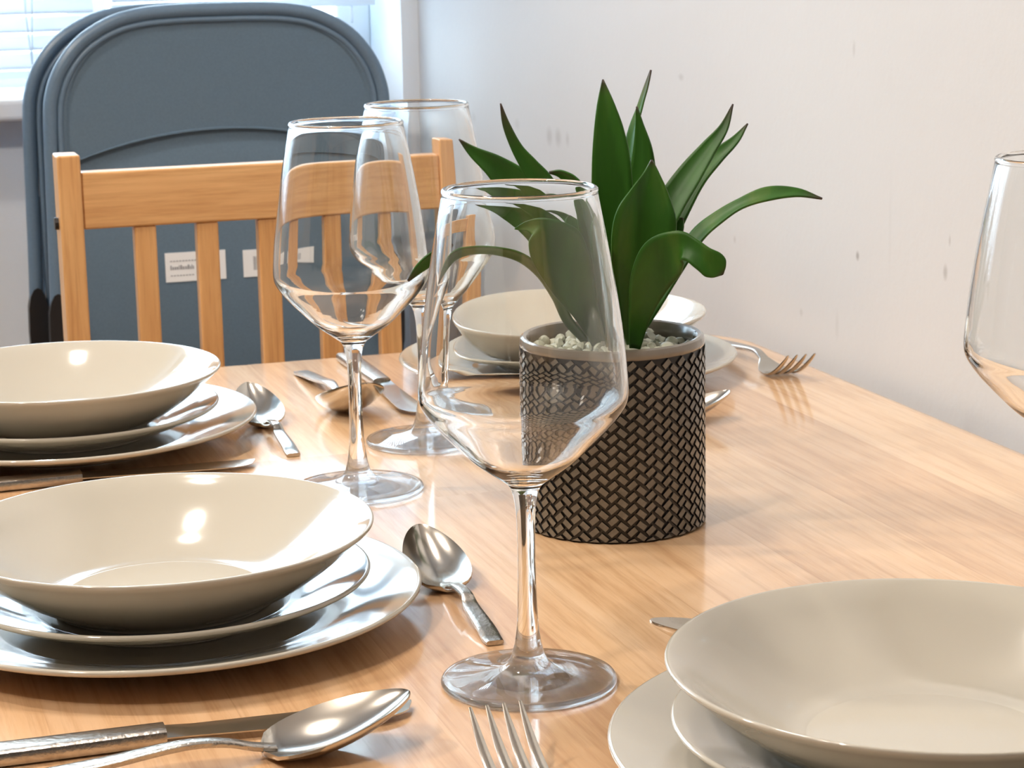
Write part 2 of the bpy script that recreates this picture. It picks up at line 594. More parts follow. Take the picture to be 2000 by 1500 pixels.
# venetian blinds inside the reveal
def blind(u0, u1, z_bottom, tilt, label, gather=0.0):
    t = thing('venetian_blind', label, 'blind', W(0, 0, 0), TH, 'venetian blinds at the window')
    vb = 2.735
    b = MB()
    z = z_bottom + 0.022 + gather
    k = 0
    while z < WIN_Z1 - 0.05:
        tl = tilt
        c, s = math.cos(tl) * 0.0125, math.sin(tl) * 0.0125
        n = 5
        rings = []
        for i in range(n + 1):
            q = -1 + 2 * i / n
            crown = 0.0022 * (1 - q * q)
            rings.append((vb + q * c - crown * math.sin(tl), z + q * s + crown * math.cos(tl)))
        vv = [(u0, y, zz) for (y, zz) in rings] + [(u1, y, zz) for (y, zz) in rings]
        vv += [(x, y, zz - 0.0006) for (x, y, zz) in vv]
        m_ = n + 1
        ff = []
        for i in range(n):
            ff.append((i, i + 1, m_ + i + 1, m_ + i))
            ff.append((2 * m_ + i, 3 * m_ + i, 3 * m_ + i + 1, 2 * m_ + i + 1))
        ff += [(0, m_, 3 * m_, 2 * m_), (n, 2 * m_ + n, 3 * m_ + n, m_ + n)]
        b.add(vv, ff)
        z += 0.0215
        k += 1
    b.build('slats', M['blind'], t)
    b = MB(); b.box((u0, vb - 0.012, z_bottom), (u1, vb + 0.012, z_bottom + 0.010))
    b.build('bottom_rail', M['blind'], t, smooth=False, bevel=0.002)
    b = MB(); b.box((u0, vb - 0.018, WIN_Z1 - 0.045), (u1, vb + 0.018, WIN_Z1 - 0.004))
    b.build('head_rail', M['blind'], t, smooth=False, bevel=0.002)
    return t


bl = blind(-1.08, 0.350, 0.168, math.radians(48), 'lowered white venetian blind at the left of the grey folding chairs')
b = MB()
b.tube([(0.268, 2.716, 1.22), (0.268, 2.716, 0.24), (0.272, 2.716, 0.185)], 0.0010, 6)
b.tube([(0.276, 2.715, 1.22), (0.276, 2.715, 0.26), (0.272, 2.716, 0.185)], 0.0010, 6)
b.build('pull_cord', M['blind'], bl)
br = blind(0.372, 0.702, 0.2435, math.radians(50), 'raised white venetian blind above the right shoulder of the grey folding chairs')
b = MB(); b.tube([(0.672, 2.727, 0.244), (0.672, 2.727, 0.222)], 0.0015, 8)
b.build('cord_end', M['blind'], br)

# ------------------------------------------------------------------ dining table
TU0, TU1, TV0, TV1, TR = 0.0, 0.7305, 0.585, 1.70, 0.085
table = thing('dining_table', 'varnished light wood dining table with rounded corners against the wall', 'table', W(0, 0, -TZ), TH)


def rounded_rect(u0, u1, v0, v1, r, seg=14):
    pts = []
    for (cx, cy, a0) in [(u1 - r, v1 - r, 0), (u0 + r, v1 - r, PI / 2), (u0 + r, v0 + r, PI), (u1 - r, v0 + r, 3 * PI / 2)]:
        for i in range(seg + 1):
            a = a0 + PI / 2 * i / seg
            pts.append((cx + r * math.cos(a), cy + r * math.sin(a)))
    return pts


b = MB()
rings = []
for (ins, z) in [(0.004, -0.022), (0.001, -0.020), (0, -0.017), (0, -0.005), (0.0012, -0.0018), (0.004, -0.0004), (0.009, 0.0)]:
    rings.append([(x, y, z + TZ) for (x, y) in rounded_rect(TU0 + ins, TU1 - ins, TV0 + ins, TV1 - ins, TR - ins)])
b.loft(rings)
b.build('tabletop', M['table'], table, smooth=True, angle=35).cycles.is_caustics_receiver = True
b = MB()
for (lo, hi) in [((0.07, 0.66), (0.66, 0.68)), ((0.07, 1.605), (0.66, 1.625)), ((0.07, 0.68), (0.09, 1.605)), ((0.64, 0.68), (0.66, 1.605))]:
    b.box((lo[0], lo[1], TZ - 0.10), (hi[0], hi[1], TZ - 0.0225))
b.build('apron', M['table'], table, smooth=False)
for (x, y) in [(0.055, 0.645), (0.62, 0.645), (0.055, 1.585), (0.62, 1.585)]:
    b = MB(); b.box((x, y, 0), (x + 0.055, y + 0.055, TZ - 0.0225))
    b.build('leg', M['table'], table, smooth=False, bevel=0.004)

# ------------------------------------------------------------------ wooden chair at the far end of the table
chair = thing('wooden_chair', 'honey coloured wooden chair with slatted back at the far end of the table', 'chair', W(0.3975, 1.95, -TZ), TH)
HW = 0.187


def zbox(name, lo, hi, m, bevel=0.002, parent=None):
    b = MB(); b.box(lo, hi)
    return b.build(name, m, parent or chair, smooth=False, bevel=bevel)


for s in (-1, 1):
    x0 = s * HW
    x1 = x0 - s * 0.0205
    zbox('post', (min(x0, x1), -0.002, 0.0), (max(x0, x1), 0.032, TZ + 0.148), M['chair_wood'])
zbox('top_rail', (-HW + 0.0205, 0.002, TZ + 0.0815), (HW - 0.0205, 0.022, TZ + 0.132), M['chair_wood_x'])
for i in range(5):
    cx = (i - 2) * 0.0560
    zbox('slat', (cx - 0.0098, 0.004, 0.49), (cx + 0.0098, 0.020, TZ + 0.0815), M['chair_wood'])
zbox('lower_rail', (-HW + 0.0205, 0.002, 0.455), (HW - 0.0205, 0.022, 0.49), M['chair_wood_x'])
zbox('seat', (-HW - 0.004, -0.385, 0.434), (HW + 0.004, -0.004, 0.454), M['chair_wood_x'], 0.006)
for s in (-1, 1):
    x0 = s * (HW - 0.005)
    x1 = x0 - s * 0.03
    zbox('leg', (min(x0, x1), -0.375, 0.0), (max(x0, x1), -0.345, 0.434), M['chair_wood'])
    zbox('side_stretcher', (min(x0, x1) + 0.008, -0.345, 0.20), (max(x0, x1) - 0.008, -0.002, 0.225), M['chair_wood_x'])
b = MB(); b.tube([(-HW, 0.014, TZ + 0.087), (-HW - 0.0035, 0.014, TZ + 0.087)], 0.0055, 12)
b.build('bolt', M['black'], chair, smooth=False)


# ------------------------------------------------------------------ grey folding chairs, folded and leaning by the window
def arch(hw, ztop, zs, n=1.0):
    """closed-over-the-top half outline of the frame tube: from right shoulder over the top to left shoulder, local x and z"""
    pts = [(hw, zs), (hw * 0.985, zs + 0.030), (hw * 0.925, zs + 0.062), (hw * 0.80, zs + 0.093), (hw * 0.62, zs + 0.1145),
           (hw * 0.44, zs + 0.1235), (hw * 0.22, zs + 0.1265), (0, zs + 0.1268)]
    full = pts + [(-x, z) for (x, z) in pts[-2::-1]]
    k = (ztop - zs) / 0.1268
    return [(x, zs + (z - zs) * k) for (x, z) in full]


def folding_chair(label, loc):
    t = thing('folding_chair', label, 'chair', loc, TH, 'folded grey metal chairs')
    R = 0.0078
    hw, ztop, zs = 0.1878, 1.0036, 0.885
    a = catmull(arch(hw, ztop, zs), 5)

    def inset(curve, d):
        out = []
        for i, (x, z) in enumerate(curve):
            x0, z0 = curve[max(i - 1, 0)]
            x1, z1 = curve[min(i + 1, len(curve) - 1)]
            l = math.hypot(x1 - x0, z1 - z0)
            out.append((x - (z1 - z0) / l * d, z + (x1 - x0) / l * d))
        return out
    leg_r = [(hw + 0.001, 0.85), (hw + 0.003, 0.75), (hw + 0.012, 0.45), (hw + 0.020, 0.02)]
    path = [(x, z) for (x, z) in reversed(leg_r)] + a + [(-x, z) for (x, z) in leg_r]
    b = MB(); b.tube([(x, 0, z) for (x, z) in path], R, 16)
    b.build('frame_tube', M['grey_metal'], t)
    # back panel: rolled hem beside the tube, pressed sheet, lower edge arched
    pin = inset(a, 0.0105)
    low = []
    for i in range(25):
        q = 1 - 2 * i / 24
        low.append((q * (hw - 0.0095), 0.838 + 0.034 * (1 - q * q)))
    outline = pin + [(-(hw - 0.0095), 0.86)] + low[::-1] + [(hw - 0.0095, 0.86)]
    b = MB()
    n = len(outline)
    cx, cz = 0.0, 0.92
    front, back = [], []
    verts, faces = [], []
    for dy, sc in ((0.004, 1.0), (-0.003, 0.998), (-0.003, 0.965), (-0.0008, 0.945)):
        verts += [(cx + (x - cx) * sc, dy, cz + (z - cz) * sc) for (x, z) in outline]
    for r_ in range(3):
        for j in range(n):
            j2 = (j + 1) % n
            faces.append((r_ * n + j, r_ * n + j2, (r_ + 1) * n + j2, (r_ + 1) * n + j))
    faces.append(tuple(range(3 * n, 4 * n)))
    faces.append(tuple(range(n)))
    b.add(verts, faces)
    b.build('back_panel', M['grey_panel'], t, smooth=True, angle=8, recalc=True)
    b = MB()
    b.tube([(x, -0.002, z) for (x, z) in [(hw - 0.0095, 0.62)] + [(hw - 0.0095, 0.80)] + pin + [(-(hw - 0.0095), 0.80), (-(hw - 0.0095), 0.62)]], 0.0036, 10)
    b.build('panel_hem', M['grey_metal'], t)
    # seat, folded flat behind the back panel's lower edge (its underside faces the table)
    b = MB()
    so = [(x, 0.50 + y * 0.375) for (x, y) in rounded_rect(-hw + 0.0085, hw - 0.0085, 0.0, 1.0, 0.05, 8)]
    b.loft([[(x * 0.985, 0.0115, 0.69 + (z - 0.69) * 0.985) for (x, z) in so], [(x, 0.0100, z) for (x, z) in so],
            [(x, 0.0055, z) for (x, z) in so], [(x * 0.985, 0.0040, 0.69 + (z - 0.69) * 0.985) for (x, z) in so]])
    b.build('seat', M['grey_panel'], t, smooth=True, angle=50, recalc=True)
    # rear leg tubes beside the seat and cross bars
    for s in (-1, 1):
        b = MB(); b.tube([(s * (hw - 0.004), 0.016, 0.80), (s * (hw + 0.004), 0.019, 0.45), (s * (hw + 0.004), 0.019, 0.06)], 0.0062, 12)
        b.build('rear_leg', M['grey_metal'], t)
        b = MB(); b.tube([(s * (hw + 0.0215), 0, 0.0), (s * (hw + 0.020), 0, 0.055)], 0.0105, 14)
        b.build('foot_cap', M['black'], t)
        # black hinge cover at the pivot
        b = MB()
        cxs = s * (hw + 0.0035)
        b.loft([[(cxs + 0.0115 * math.cos(a_), yy, 0.648 + 0.052 * math.copysign(abs(math.sin(a_)) ** 0.6, math.sin(a_))) for a_ in [2 * PI * k / 16 for k in range(16)]] for yy in (-0.0095, -0.008, 0.009)])
        b.build('hinge_cover', M['black'], t, smooth=True, angle=40, recalc=True)
    for zz in (0.20, 0.36):
        b = MB(); b.tube([(-hw - 0.012, 0.002, zz), (hw + 0.012, 0.002, zz)], 0.0055, 12)
        b.build('cross_bar', M['grey_metal'], t)
    return t


fc = folding_chair('grey folding chair with white stickers, folded, in front of the other by the window', W(0.447, 2.440, -TZ))


def sticker(x0, x1, z0, z1, lines, name='sticker'):
    b = MB(); b.box((x0, 0.0030, z0), (x1, 0.0041, z1))
    s = b.build(name, M['sticker'], fc, smooth=False)
    s['label'] = 'small white printed sticker'
    b = MB()
    for (a0, a1, c0, c1) in lines:
        b.box((x0 + (x1 - x0) * a0, 0.0027, z0 + (z1 - z0) * c0), (x0 + (x1 - x0) * a1, 0.0032, z0 + (z1 - z0) * c1))
    b.build('print', M['print'], s, smooth=False)


rnd = random.Random(5)
word = []
x = 0.08
while x < 0.46:
    w_ = rnd.uniform(0.012, 0.03)
    word.append((x, x + w_, 0.42, 0.42 + rnd.choice((0.10, 0.15))))
    x += w_ + 0.010
sticker(-0.070, -0.0015, TZ - 0.0475, TZ - 0.0145, word + [(0.08 + i * 0.05, 0.115 + i * 0.05, 0.70, 0.73) for i in range(9)] + [(0.08 + i * 0.05, 0.115 + i * 0.05, 0.20, 0.23) for i in range(8)])
bars = []
x = 0.17
while x < 0.62:
    w_ = rnd.choice((0.008, 0.012, 0.02))
    bars.append((x, x + w_, 0.25, 0.75)); x += w_ + rnd.choice((0.008, 0.014))
sticker(0.0185, 0.0875, TZ - 0.0475, TZ - 0.0165, bars)
fc2 = dup(fc, W(0.430, 2.492, -TZ), TH, 'grey folding chair half hidden behind the front one, its left edge showing')
for c in list(fc2.children):
    if c.name.startswith('sticker'):
        for g in list(c.children):
            bpy.data.objects.remove(g)
        bpy.data.objects.remove(c)

# ------------------------------------------------------------------ plates
SEG = 128


def plate(name, prof, n=4):
    b = MB()
    b.lathe(catmull(prof, n)[:-1] + [prof[-1]], SEG)
    o = b.build(name, M['plate'], recalc=True)
    o.cycles.is_caustics_receiver = True
    return o


DIN = [(0.0, 0.0022), (0.066, 0.0022), (0.0690, 0.0014), (0.0700, 0.0), (0.0735, 0.0), (0.0755, 0.0016), (0.092, 0.0052), (0.112, 0.0108), (0.1245, 0.0148),
       (0.1275, 0.0163), (0.1283, 0.0176), (0.1275, 0.0187), (0.1255, 0.0184), (0.112, 0.0142), (0.096, 0.0090), (0.084, 0.0064), (0.076, 0.0057), (0.04, 0.0056), (0.0, 0.0056)]
SID = [(0.0, 0.0020), (0.050, 0.0020), (0.0525, 0.0012), (0.0535, 0.0), (0.0565, 0.0), (0.0585, 0.0018), (0.074, 0.0066), (0.090, 0.0125), (0.0995, 0.0168),
       (0.1022, 0.0183), (0.1030, 0.0196), (0.1022, 0.0206), (0.1003, 0.0202), (0.090, 0.0160), (0.076, 0.0100), (0.065, 0.0066), (0.058, 0.0054), (0.03, 0.0052), (0.0, 0.0052)]
SOU = [(0.0, 0.0020), (0.048, 0.0020), (0.0505, 0.0012), (0.0515, 0.0), (0.0545, 0.0), (0.0570, 0.0022), (0.071, 0.0098), (0.087, 0.0212), (0.0985, 0.0315),
       (0.1035, 0.0355), (0.1053, 0.0376), (0.1047, 0.0389), (0.1025, 0.0381), (0.0965, 0.0340), (0.085, 0.0246), (0.070, 0.0142), (0.058, 0.0078), (0.050, 0.0057), (0.046, 0.0053), (0.025, 0.0051), (0.0, 0.0051)]
Z_DIN, Z_SID, Z_SOU = 0.0, 0.0060, 0.0119
d0, s0, p0 = plate('dinner_plate', DIN), plate('side_plate', SID), plate('soup_plate', SOU)
places = {
    'front left': (0.153, 1.0517), 'back left': (0.1548, 1.472), 'front right': (0.4082, 0.7379), 'far': (0.541, 1.5485)}
desc = {
    'front left': 'stack left of the nearest wine glass', 'back left': 'stack at the left, before the slatted chair',
    'front right': 'stack in the bottom right corner', 'far': 'stack behind the potted plant'}
first = True
for key, (u, v) in places.items():
    for o0, z, nm in ((d0, Z_DIN, 'dinner plate, lowest'), (s0, Z_SID, 'side plate, middle'), (p0, Z_SOU, 'deep soup plate, topmost')):
        o = o0 if first else o0.copy()
        if not first:
            COL.objects.link(o)
        o.location = W(u, v, z)
        o.rotation_euler = (0, 0, 0)
        tag(o, 'cream %s of the %s' % (nm, desc[key]), 'plate', {'d': 'cream dinner plates', 's': 'cream side plates'}.get(nm[0] if nm[0] != 'd' or nm[1] == 'i' else 'x', 'cream soup plates'))
    first = False

# ------------------------------------------------------------------ wine glasses
FOOT = [(0.0, 0.0012), (0.020, 0.0011), (0.034, 0.0004), (0.0375, 0.0), (0.0392, 0.0004), (0.0400, 0.0016), (0.0396, 0.0028), (0.0382, 0.0036), (0.030, 0.0046), (0.020, 0.0061),
        (0.0130, 0.0078), (0.0098, 0.0098), (0.0078, 0.0130), (0.0062, 0.0185)]
STEM = [(0.0062, 0.0185), (0.0050, 0.0270), (0.0043, 0.040), (0.00405, 0.056), (0.0041, 0.072), (0.0045, 0.081), (0.0052, 0.0860)]
BOWL_OUT = [(0.0052, 0.0860), (0.0060, 0.0895), (0.0078, 0.0928), (0.0117, 0.0958), (0.0216, 0.1029), (0.0298, 0.1107), (0.0382, 0.1193), (0.0436, 0.1262), (0.0460, 0.1308), (0.0466, 0.1360), (0.0462, 0.1430),
            (0.0450, 0.1560), (0.0428, 0.1730), (0.0395, 0.1940), (0.0361, 0.2120), (0.0342, 0.2225)]
BOWL_IN = [(0.0343, 0.2240), (0.0339, 0.2251), (0.0330, 0.2256), (0.0321, 0.2251), (0.0317, 0.2240), (0.0322, 0.2222), (0.0349, 0.2115), (0.0383, 0.1940), (0.0416, 0.1730), (0.0438, 0.1560), (0.0450, 0.1430), (0.0453, 0.1365),
           (0.0447, 0.1318), (0.0423, 0.1276), (0.0370, 0.1210), (0.0286, 0.1126), (0.0206, 0.1052), (0.0110, 0.0990), (0.0050, 0.0966), (0.0, 0.0962)]
wg = thing('wine_glass', 'empty stemmed wine glass nearest the camera, in front of the potted plant', 'wine glass', W(0.2941, 0.9018), 0, 'wine glasses')
b = MB(); b.lathe(catmull(FOOT, 4), 96); b.build('foot', M['glass_foot'], wg)
b = MB(); b.lathe(catmull(STEM, 4), 96); b.build('stem', M['glass'], wg)
b = MB(); b.lathe(catmull(BOWL_OUT + BOWL_IN, 4), 128); b.build('bowl', M['glass'], wg)
for c in wg.children:
    c.cycles.is_caustics_caster = True
dup(wg, W(0.3073, 1.2715), 0.5, 'leftmost empty stemmed wine glass, its foot just behind the front left soup plate')
dup(wg, W(0.3810, 1.3807), 1.0, 'empty stemmed wine glass farthest away, in front of the right end of the chair back')
dup(wg, W(0.5651, 0.9002), 1.5, 'empty stemmed wine glass cut off by the right edge of the photo')


# ------------------------------------------------------------------ cutlery (local x runs from the handle end to the tip)
def bar(stations, seg=12):
    """rings of rounded rectangles: (x, z centre, half width, half thickness)"""
    rings = []
    for (x, z, w, h) in stations:
        ring = []
        for k in range(seg):
            a = 2 * PI * (k + 0.5) / seg
            ca, sa = math.cos(a), math.sin(a)
            q = 0.5
            ring.append((x, w * math.copysign(abs(ca) ** q, ca), z + h * math.copysign(abs(sa) ** q, sa)))
        rings.append(ring)
    return rings


def spoon(name, label, loc, rz, L, BL, BW, group, tilt=0.26, plain_handle=False):
    t = thing(name, label, 'spoon', loc, rz, group)
    neck = L - BL
    zn = 0.0066
    NS, NT = 26, 14
    depth = 0.0095 * BL / 0.065 * (tilt / 0.26) ** 0.8
    top, bot = [], []
    for i in range(NS + 1):
        s = math.sin(PI / 2 * i / NS) if i < NS else 1.0
        w = BW / 2 * (math.sin(PI * (0.03 + 0.97 * s ** 0.74)) ** 0.54) if i < NS else 0.0012
        if i == 0:
            w = 0.0040
        w = max(w, 0.0012 if s > .5 else 0.0040)
        rt, rb = [], []
        zr = zn + s * BL * tilt
        for j in range(NT + 1):
            q = -1 + 2 * j / NT
            d = depth * (1 - q * q) ** 0.9 * math.sin(PI * min(1, 0.04 + 0.96 * s)) ** 0.75
            rt.append((neck + s * BL, q * w, zr - d))
            rb.append((neck + s * BL, q * (w + 0.0002), zr - d - 0.0013))
        top.append(rt); bot.append(rb)
    b = MB()
    rings = [a_ + b_[::-1] for a_, b_ in zip(top, bot)]
    b.loft(rings)
    lowest = min(p[2] for r_ in rings for p in r_)
    b.v = [(x, y, z - lowest) for (x, y, z) in b.v]
    zn -= lowest
    b.build('bowl', M['steel'], t, smooth=True, angle=60, recalc=True)
    hwid = BW * 0.135
    st = [(neck + 0.006, zn - 0.0006, 0.0034, 0.0012), (neck - 0.004, zn + 0.0012, 0.0030, 0.0015), (neck - 0.016, zn + 0.0045, 0.0030, 0.0016),
          (neck - 0.034, zn + 0.0056, hwid * 0.66, 0.0016), (neck * 0.5, zn * 0.7 + 0.0035, hwid * 0.85, 0.0016), (neck * 0.2, 0.0040, hwid, 0.0016), (0.006, 0.0017, hwid * 1.04, 0.0015), (0.0, 0.0015, hwid * 0.96, 0.0012)]
    b = MB(); b.loft(bar(catmull(st, 5)))
    b.build('handle', M['steel'] if plain_handle else M['steel_hammered'], t, smooth=True, angle=40, recalc=True)
    return t


def knife(label, loc, rz, L, HL, group, BWID=0.019):
    t = thing('table_knife', label, 'knife', loc, rz, group)
    b = MB()
    st = [(0.0, 0.0036, 0.0070, 0.0026), (0.003, 0.0038, 0.0080, 0.0035), (HL * 0.5, 0.0038, 0.0078, 0.0037), (HL - 0.004, 0.0040, 0.0070, 0.0038), (HL, 0.0040, 0.0068, 0.0037)]
    b.loft(bar(catmull(st, 4), 16))
    b.build('handle', M['steel_hammered'], t, smooth=True, angle=35, recalc=True)
    B = L - HL
    b = MB()
    rings = []
    for i in range(31):
        s = i / 30
        x = HL + 0.0003 + s * B
        if s < 0.12:
            k = s / 0.12
            y0, y1, th = -0.0062 - 0.0005 * k, 0.0062 + 0.0008 * k, 0.0034 - 0.0020 * k
        else:
            k = (s - 0.12) / 0.88
            y0 = -0.0068 - (BWID - 0.0148) * math.sin(PI * min(1, k * 1.2) / 2)
            y1 = 0.0070
            th = 0.0014 - 0.0004 * k
            if k > 0.80:
                q = (k - 0.80) / 0.20
                y1 = 0.0070 - 0.0005 * q
                y0 = y0 + (y1 - 0.0015 - y0) * (1 - math.sqrt(max(0, 1 - q ** 2)))
        zc = 0.0040 - 0.0010 * s
        rings.append([(x, y0, zc - 0.0003), (x, y0 * 0.5 + y1 * 0.5, zc - th * 0.5), (x, y1, zc - th * 0.5), (x, y1, zc + th * 0.5), (x, y0 * 0.5 + y1 * 0.5, zc + th * 0.5), (x, y0, zc + 0.0003)])
    b.loft(rings)
    b.build('blade', M['steel'], t, smooth=True, angle=30, recalc=True)
    return t


def fork(label, loc, rz, group):
    """19 cm table fork, tines curving up from a head that touches the table"""
    L = 0.190
    t = thing('table_fork', label, 'fork', loc, rz, group)
    st = [(0.0, 0.0016, 0.0068, 0.0012), (0.005, 0.0018, 0.0072, 0.0015), (0.03, 0.0048, 0.0066, 0.0017), (0.07, 0.0085, 0.0050, 0.0018), (0.100, 0.0108, 0.0036, 0.0019),
          (0.112, 0.0104, 0.0033, 0.0019), (0.122, 0.0076, 0.0036, 0.0017)]
    b = MB(); b.loft(bar(catmull(st, 5)))
    b.build('handle', M['steel_hammered'], t, smooth=True, angle=40, recalc=True)
    hd = [(0.122, 0.0076, 0.0036, 0.0016), (0.130, 0.0044, 0.0080, 0.0011), (0.136, 0.0026, 0.0110, 0.0010), (0.143, 0.0016, 0.0122, 0.0009), (0.1500, 0.0016, 0.0122, 0.0009)]
    b = MB(); b.loft(bar(catmull(hd, 5), 16))
    b.build('head', M['steel'], t, smooth=True, angle=40, recalc=True)
    for k in range(4):
        y = (k - 1.5) * 0.00690
        ts = [(0.1495, 0.0016, 0.0024, 0.0009), (0.158, 0.0030, 0.0024, 0.0010), (0.170, 0.0085, 0.0021, 0.0010), (0.182, 0.0165, 0.0014, 0.0009), (0.189, 0.0222, 0.0007, 0.0006)]
        b = MB()
        rr = bar(catmull(ts, 4), 8)
        rr = [[(p[0], p[1] + y * (1 + 0.05 * i / len(rr)), p[2]) for p in r_] for i, r_ in enumerate(rr)]
        b.loft(rr)
        b.build('tine', M['steel'], t, smooth=True, angle=50, recalc=True)
    return t


UP, DOWN = TH + PI / 2, TH - PI / 2           # pointing along +v / -v
G1, G2, G3, G4 = 'soup spoons', 'dessert spoons', 'table knives', 'table forks'
spoon('soup_spoon', 'large steel soup spoon in front of the left plate stack, beside the knife', W(0.026, 0.8525), TH + 0.0, 0.199, 0.064, 0.045, G1)
spoon('soup_spoon', 'large steel soup spoon with its tip pointing at the camera, behind a glass stem', W(0.3540, 1.640), DOWN, 0.199, 0.068, 0.048, G1, tilt=0.37)
spoon('dessert_spoon', 'small steel spoon between the front left plates and the nearest wine glass', W(0.2955, 0.957), UP - 0.03, 0.150, 0.064, 0.034, G2)
spoon('dessert_spoon', 'small steel spoon beside the far left plate stack, smooth handle towards the camera', W(0.2890, 1.372), UP, 0.150, 0.064, 0.034, G2, plain_handle=True)
spoon('dessert_spoon', 'small steel spoon with its bowl end showing right of the plant pot', W(0.443, 1.365), TH, 0.152, 0.060, 0.034, G2)
spoon('dessert_spoon', 'small steel spoon end showing behind the bottom right plates', W(0.508, 0.908), TH + PI, 0.152, 0.060, 0.034, G2)
knife('steel table knife lying behind the soup spoon at the bottom left', W(0.022, 0.8880), TH - 0.02, 0.213, 0.1035, G3)
knife('steel table knife lying behind two glass stems at the far end', W(0.3985, 1.676), DOWN, 0.220, 0.112, G3)
knife('steel table knife with its tip sticking out between the left plate stacks', W(0.044, 1.357), TH, 0.217, 0.105, G3)
fork('steel fork lying beside the wall right of the plant pot', W(0.690, 1.640), DOWN, G4)
fork('steel fork pointing at the foot of the nearest wine glass', W(0.253, 0.632), UP, G4)

# ------------------------------------------------------------------ potted plant
PX, PY, PR, PH = 0.05714, 1.2247, 0.0527, 0.1092
plant = thing('potted_plant', 'green leafy plant in a dark basket-weave pot in the middle of the table', 'plant', Vector((PX, PY, TZ)), 0)
b = MB()
body = [(0.0, 0.0), (PR - 0.0035, 0.0), (PR - 0.0012, 0.0008), (PR - 0.0008, 0.0025), (PR - 0.0008, PH - 0.0062)]
b.lathe(body, 128, 0)
b.lathe([(PR - 0.0008, PH - 0.0062), (PR - 0.0001, PH - 0.0054), (PR, PH - 0.0030), (PR - 0.0007, PH - 0.0008), (PR - 0.0022, PH), (PR - 0.0042, PH - 0.0006), (PR - 0.0054, PH - 0.0026), (PR - 0.0058, PH - 0.008), (PR - 0.0060, 0.088), (0.0, 0.0875)], 128, 1)
# woven bricks: alternating columns leaning left and right, raised from the dark ground
NCOL = 62
colw = 2 * PI * PR / NCOL
pitch = 0.00665
Rg, Rt = PR - 0.0009, PR + 0.00025


def onpot(x, z, r):
    a = x / PR
    return (r * math.sin(a), -r * math.cos(a), z)


for cidx in range(NCOL):
    lean = 1 if cidx % 2 else -1
    xc = (cidx + 0.5) * colw
    z0 = 0.0035 + (0.5 * pitch if lean > 0 else 0.0) - pitch
    k = 0
    while True:
        zc = z0 + k * pitch
        k += 1
        if zc > PH - 0.0062:
            break
        ang = math.radians(40) * lean
        ux, uz = math.cos(ang), math.sin(ang)
        vx, vz = -math.sin(ang), math.cos(ang)
        a_, c_ = 0.00300, 0.00180
        outer, inner = [], []
        for (sx, sz) in ((-1, -1), (1, -1), (1, 1), (-1, 1)):
            for lst, sh in ((outer, 1.00), (inner, 0.88)):
                x_ = xc + sx * a_ * sh * ux + sz * c_ * sh * vx
                z_ = zc + sx * a_ * sh * uz + sz * c_ * sh * vz
                lst.append((x_, min(max(z_, 0.0012), PH - 0.0063)))
        if max(p[1] for p in inner) - min(p[1] for p in inner) < 0.0012:
            continue
        vv = [onpot(x_, z_, Rg) for (x_, z_) in outer] + [onpot(x_, z_, Rt) for (x_, z_) in inner]
        b.add(vv, [(4, 5, 6, 7)], 2)
        b.add(vv, [(0, 1, 5, 4), (1, 2, 6, 5), (2, 3, 7, 6), (3, 0, 4, 7)], 0)
b.build('pot', [M['pot_groove'], M['pot_rim'], M['pot_brick']], plant, smooth=True, angle=40)
# gravel
rnd = random.Random(11)
b = MB()
b.lathe([(PR - 0.0062, 0.0885), (PR - 0.0066, 0.0945), (0.03, 0.0965), (0.0, 0.0965)], 48)
g = b.build('gravel_bed', M['gravel'], plant)
g['kind'] = 'stuff'
spots = []
tries = 0
while len(spots) < 96 and tries < 20000:
    tries += 1
    rr = 0.0432 * math.sqrt(rnd.random())
    a = rnd.uniform(0, 2 * PI)
    x, y = rr * math.cos(a), rr * math.sin(a)
    if all((x - p[0]) ** 2 + (y - p[1]) ** 2 > 0.0062 ** 2 for p in spots):
        spots.append((x, y))
ico = bmesh.new()
bmesh.ops.create_icosphere(ico, subdivisions=2, radius=1.0)
ico_v = [v.co.copy() for v in ico.verts]
ico_f = [tuple(v.index for v in f.verts) for f in ico.faces]
ico.free()
for (x, y) in spots:
    s = rnd.uniform(0.0036, 0.0048)
    sc = Vector((s * rnd.uniform(0.8, 1.2), s * rnd.uniform(0.8, 1.15), s * rnd.uniform(0.75, 1.0)))
    dirs = [Vector((rnd.uniform(-1, 1), rnd.uniform(-1, 1), rnd.uniform(-1, 1))).normalized() for _ in range(7)]
    cut = [rnd.uniform(0.60, 0.85) for _ in dirs]
    rot = Matrix.Rotation(rnd.uniform(0, 6.28), 3, 'Z')
    vv = []
    for p in ico_v:
        q = p.copy()
        for d_, c_ in zip(dirs, cut):
            e = q.dot(d_) - c_
            if e > 0:
                q -= d_ * e
        q = rot @ Vector((q.x * sc.x, q.y * sc.y, q.z * sc.z))
        vv.append((q.x, q.y, q.z))
    pb = MB(); pb.add(vv, ico_f)
    o = pb.build('pebble', M['pebble'], plant, smooth=True, angle=28)
    o.location = (x, y, 0.0988 + rnd.uniform(0.0, 0.0030) + 0.002 * (1 - (math.hypot(x, y) / 0.043) ** 2))


# leaves: each leaf's midrib runs through points in the air given by a sight line and a distance from the camera
def sight(px, py, Y):
    U, V = px - 1000, py - 750
    cr, sr = math.cos(ROLL), math.sin(ROLL)
    u, v = U * cr - V * sr, U * sr + V * cr
    d = Vector((u, F_PX * math.cos(PITCH) - v * math.sin(PITCH), -F_PX * math.sin(PITCH) - v * math.cos(PITCH)))
    return Vector((0, 0, TZ + CAM_H)) + d * (Y / d.y)


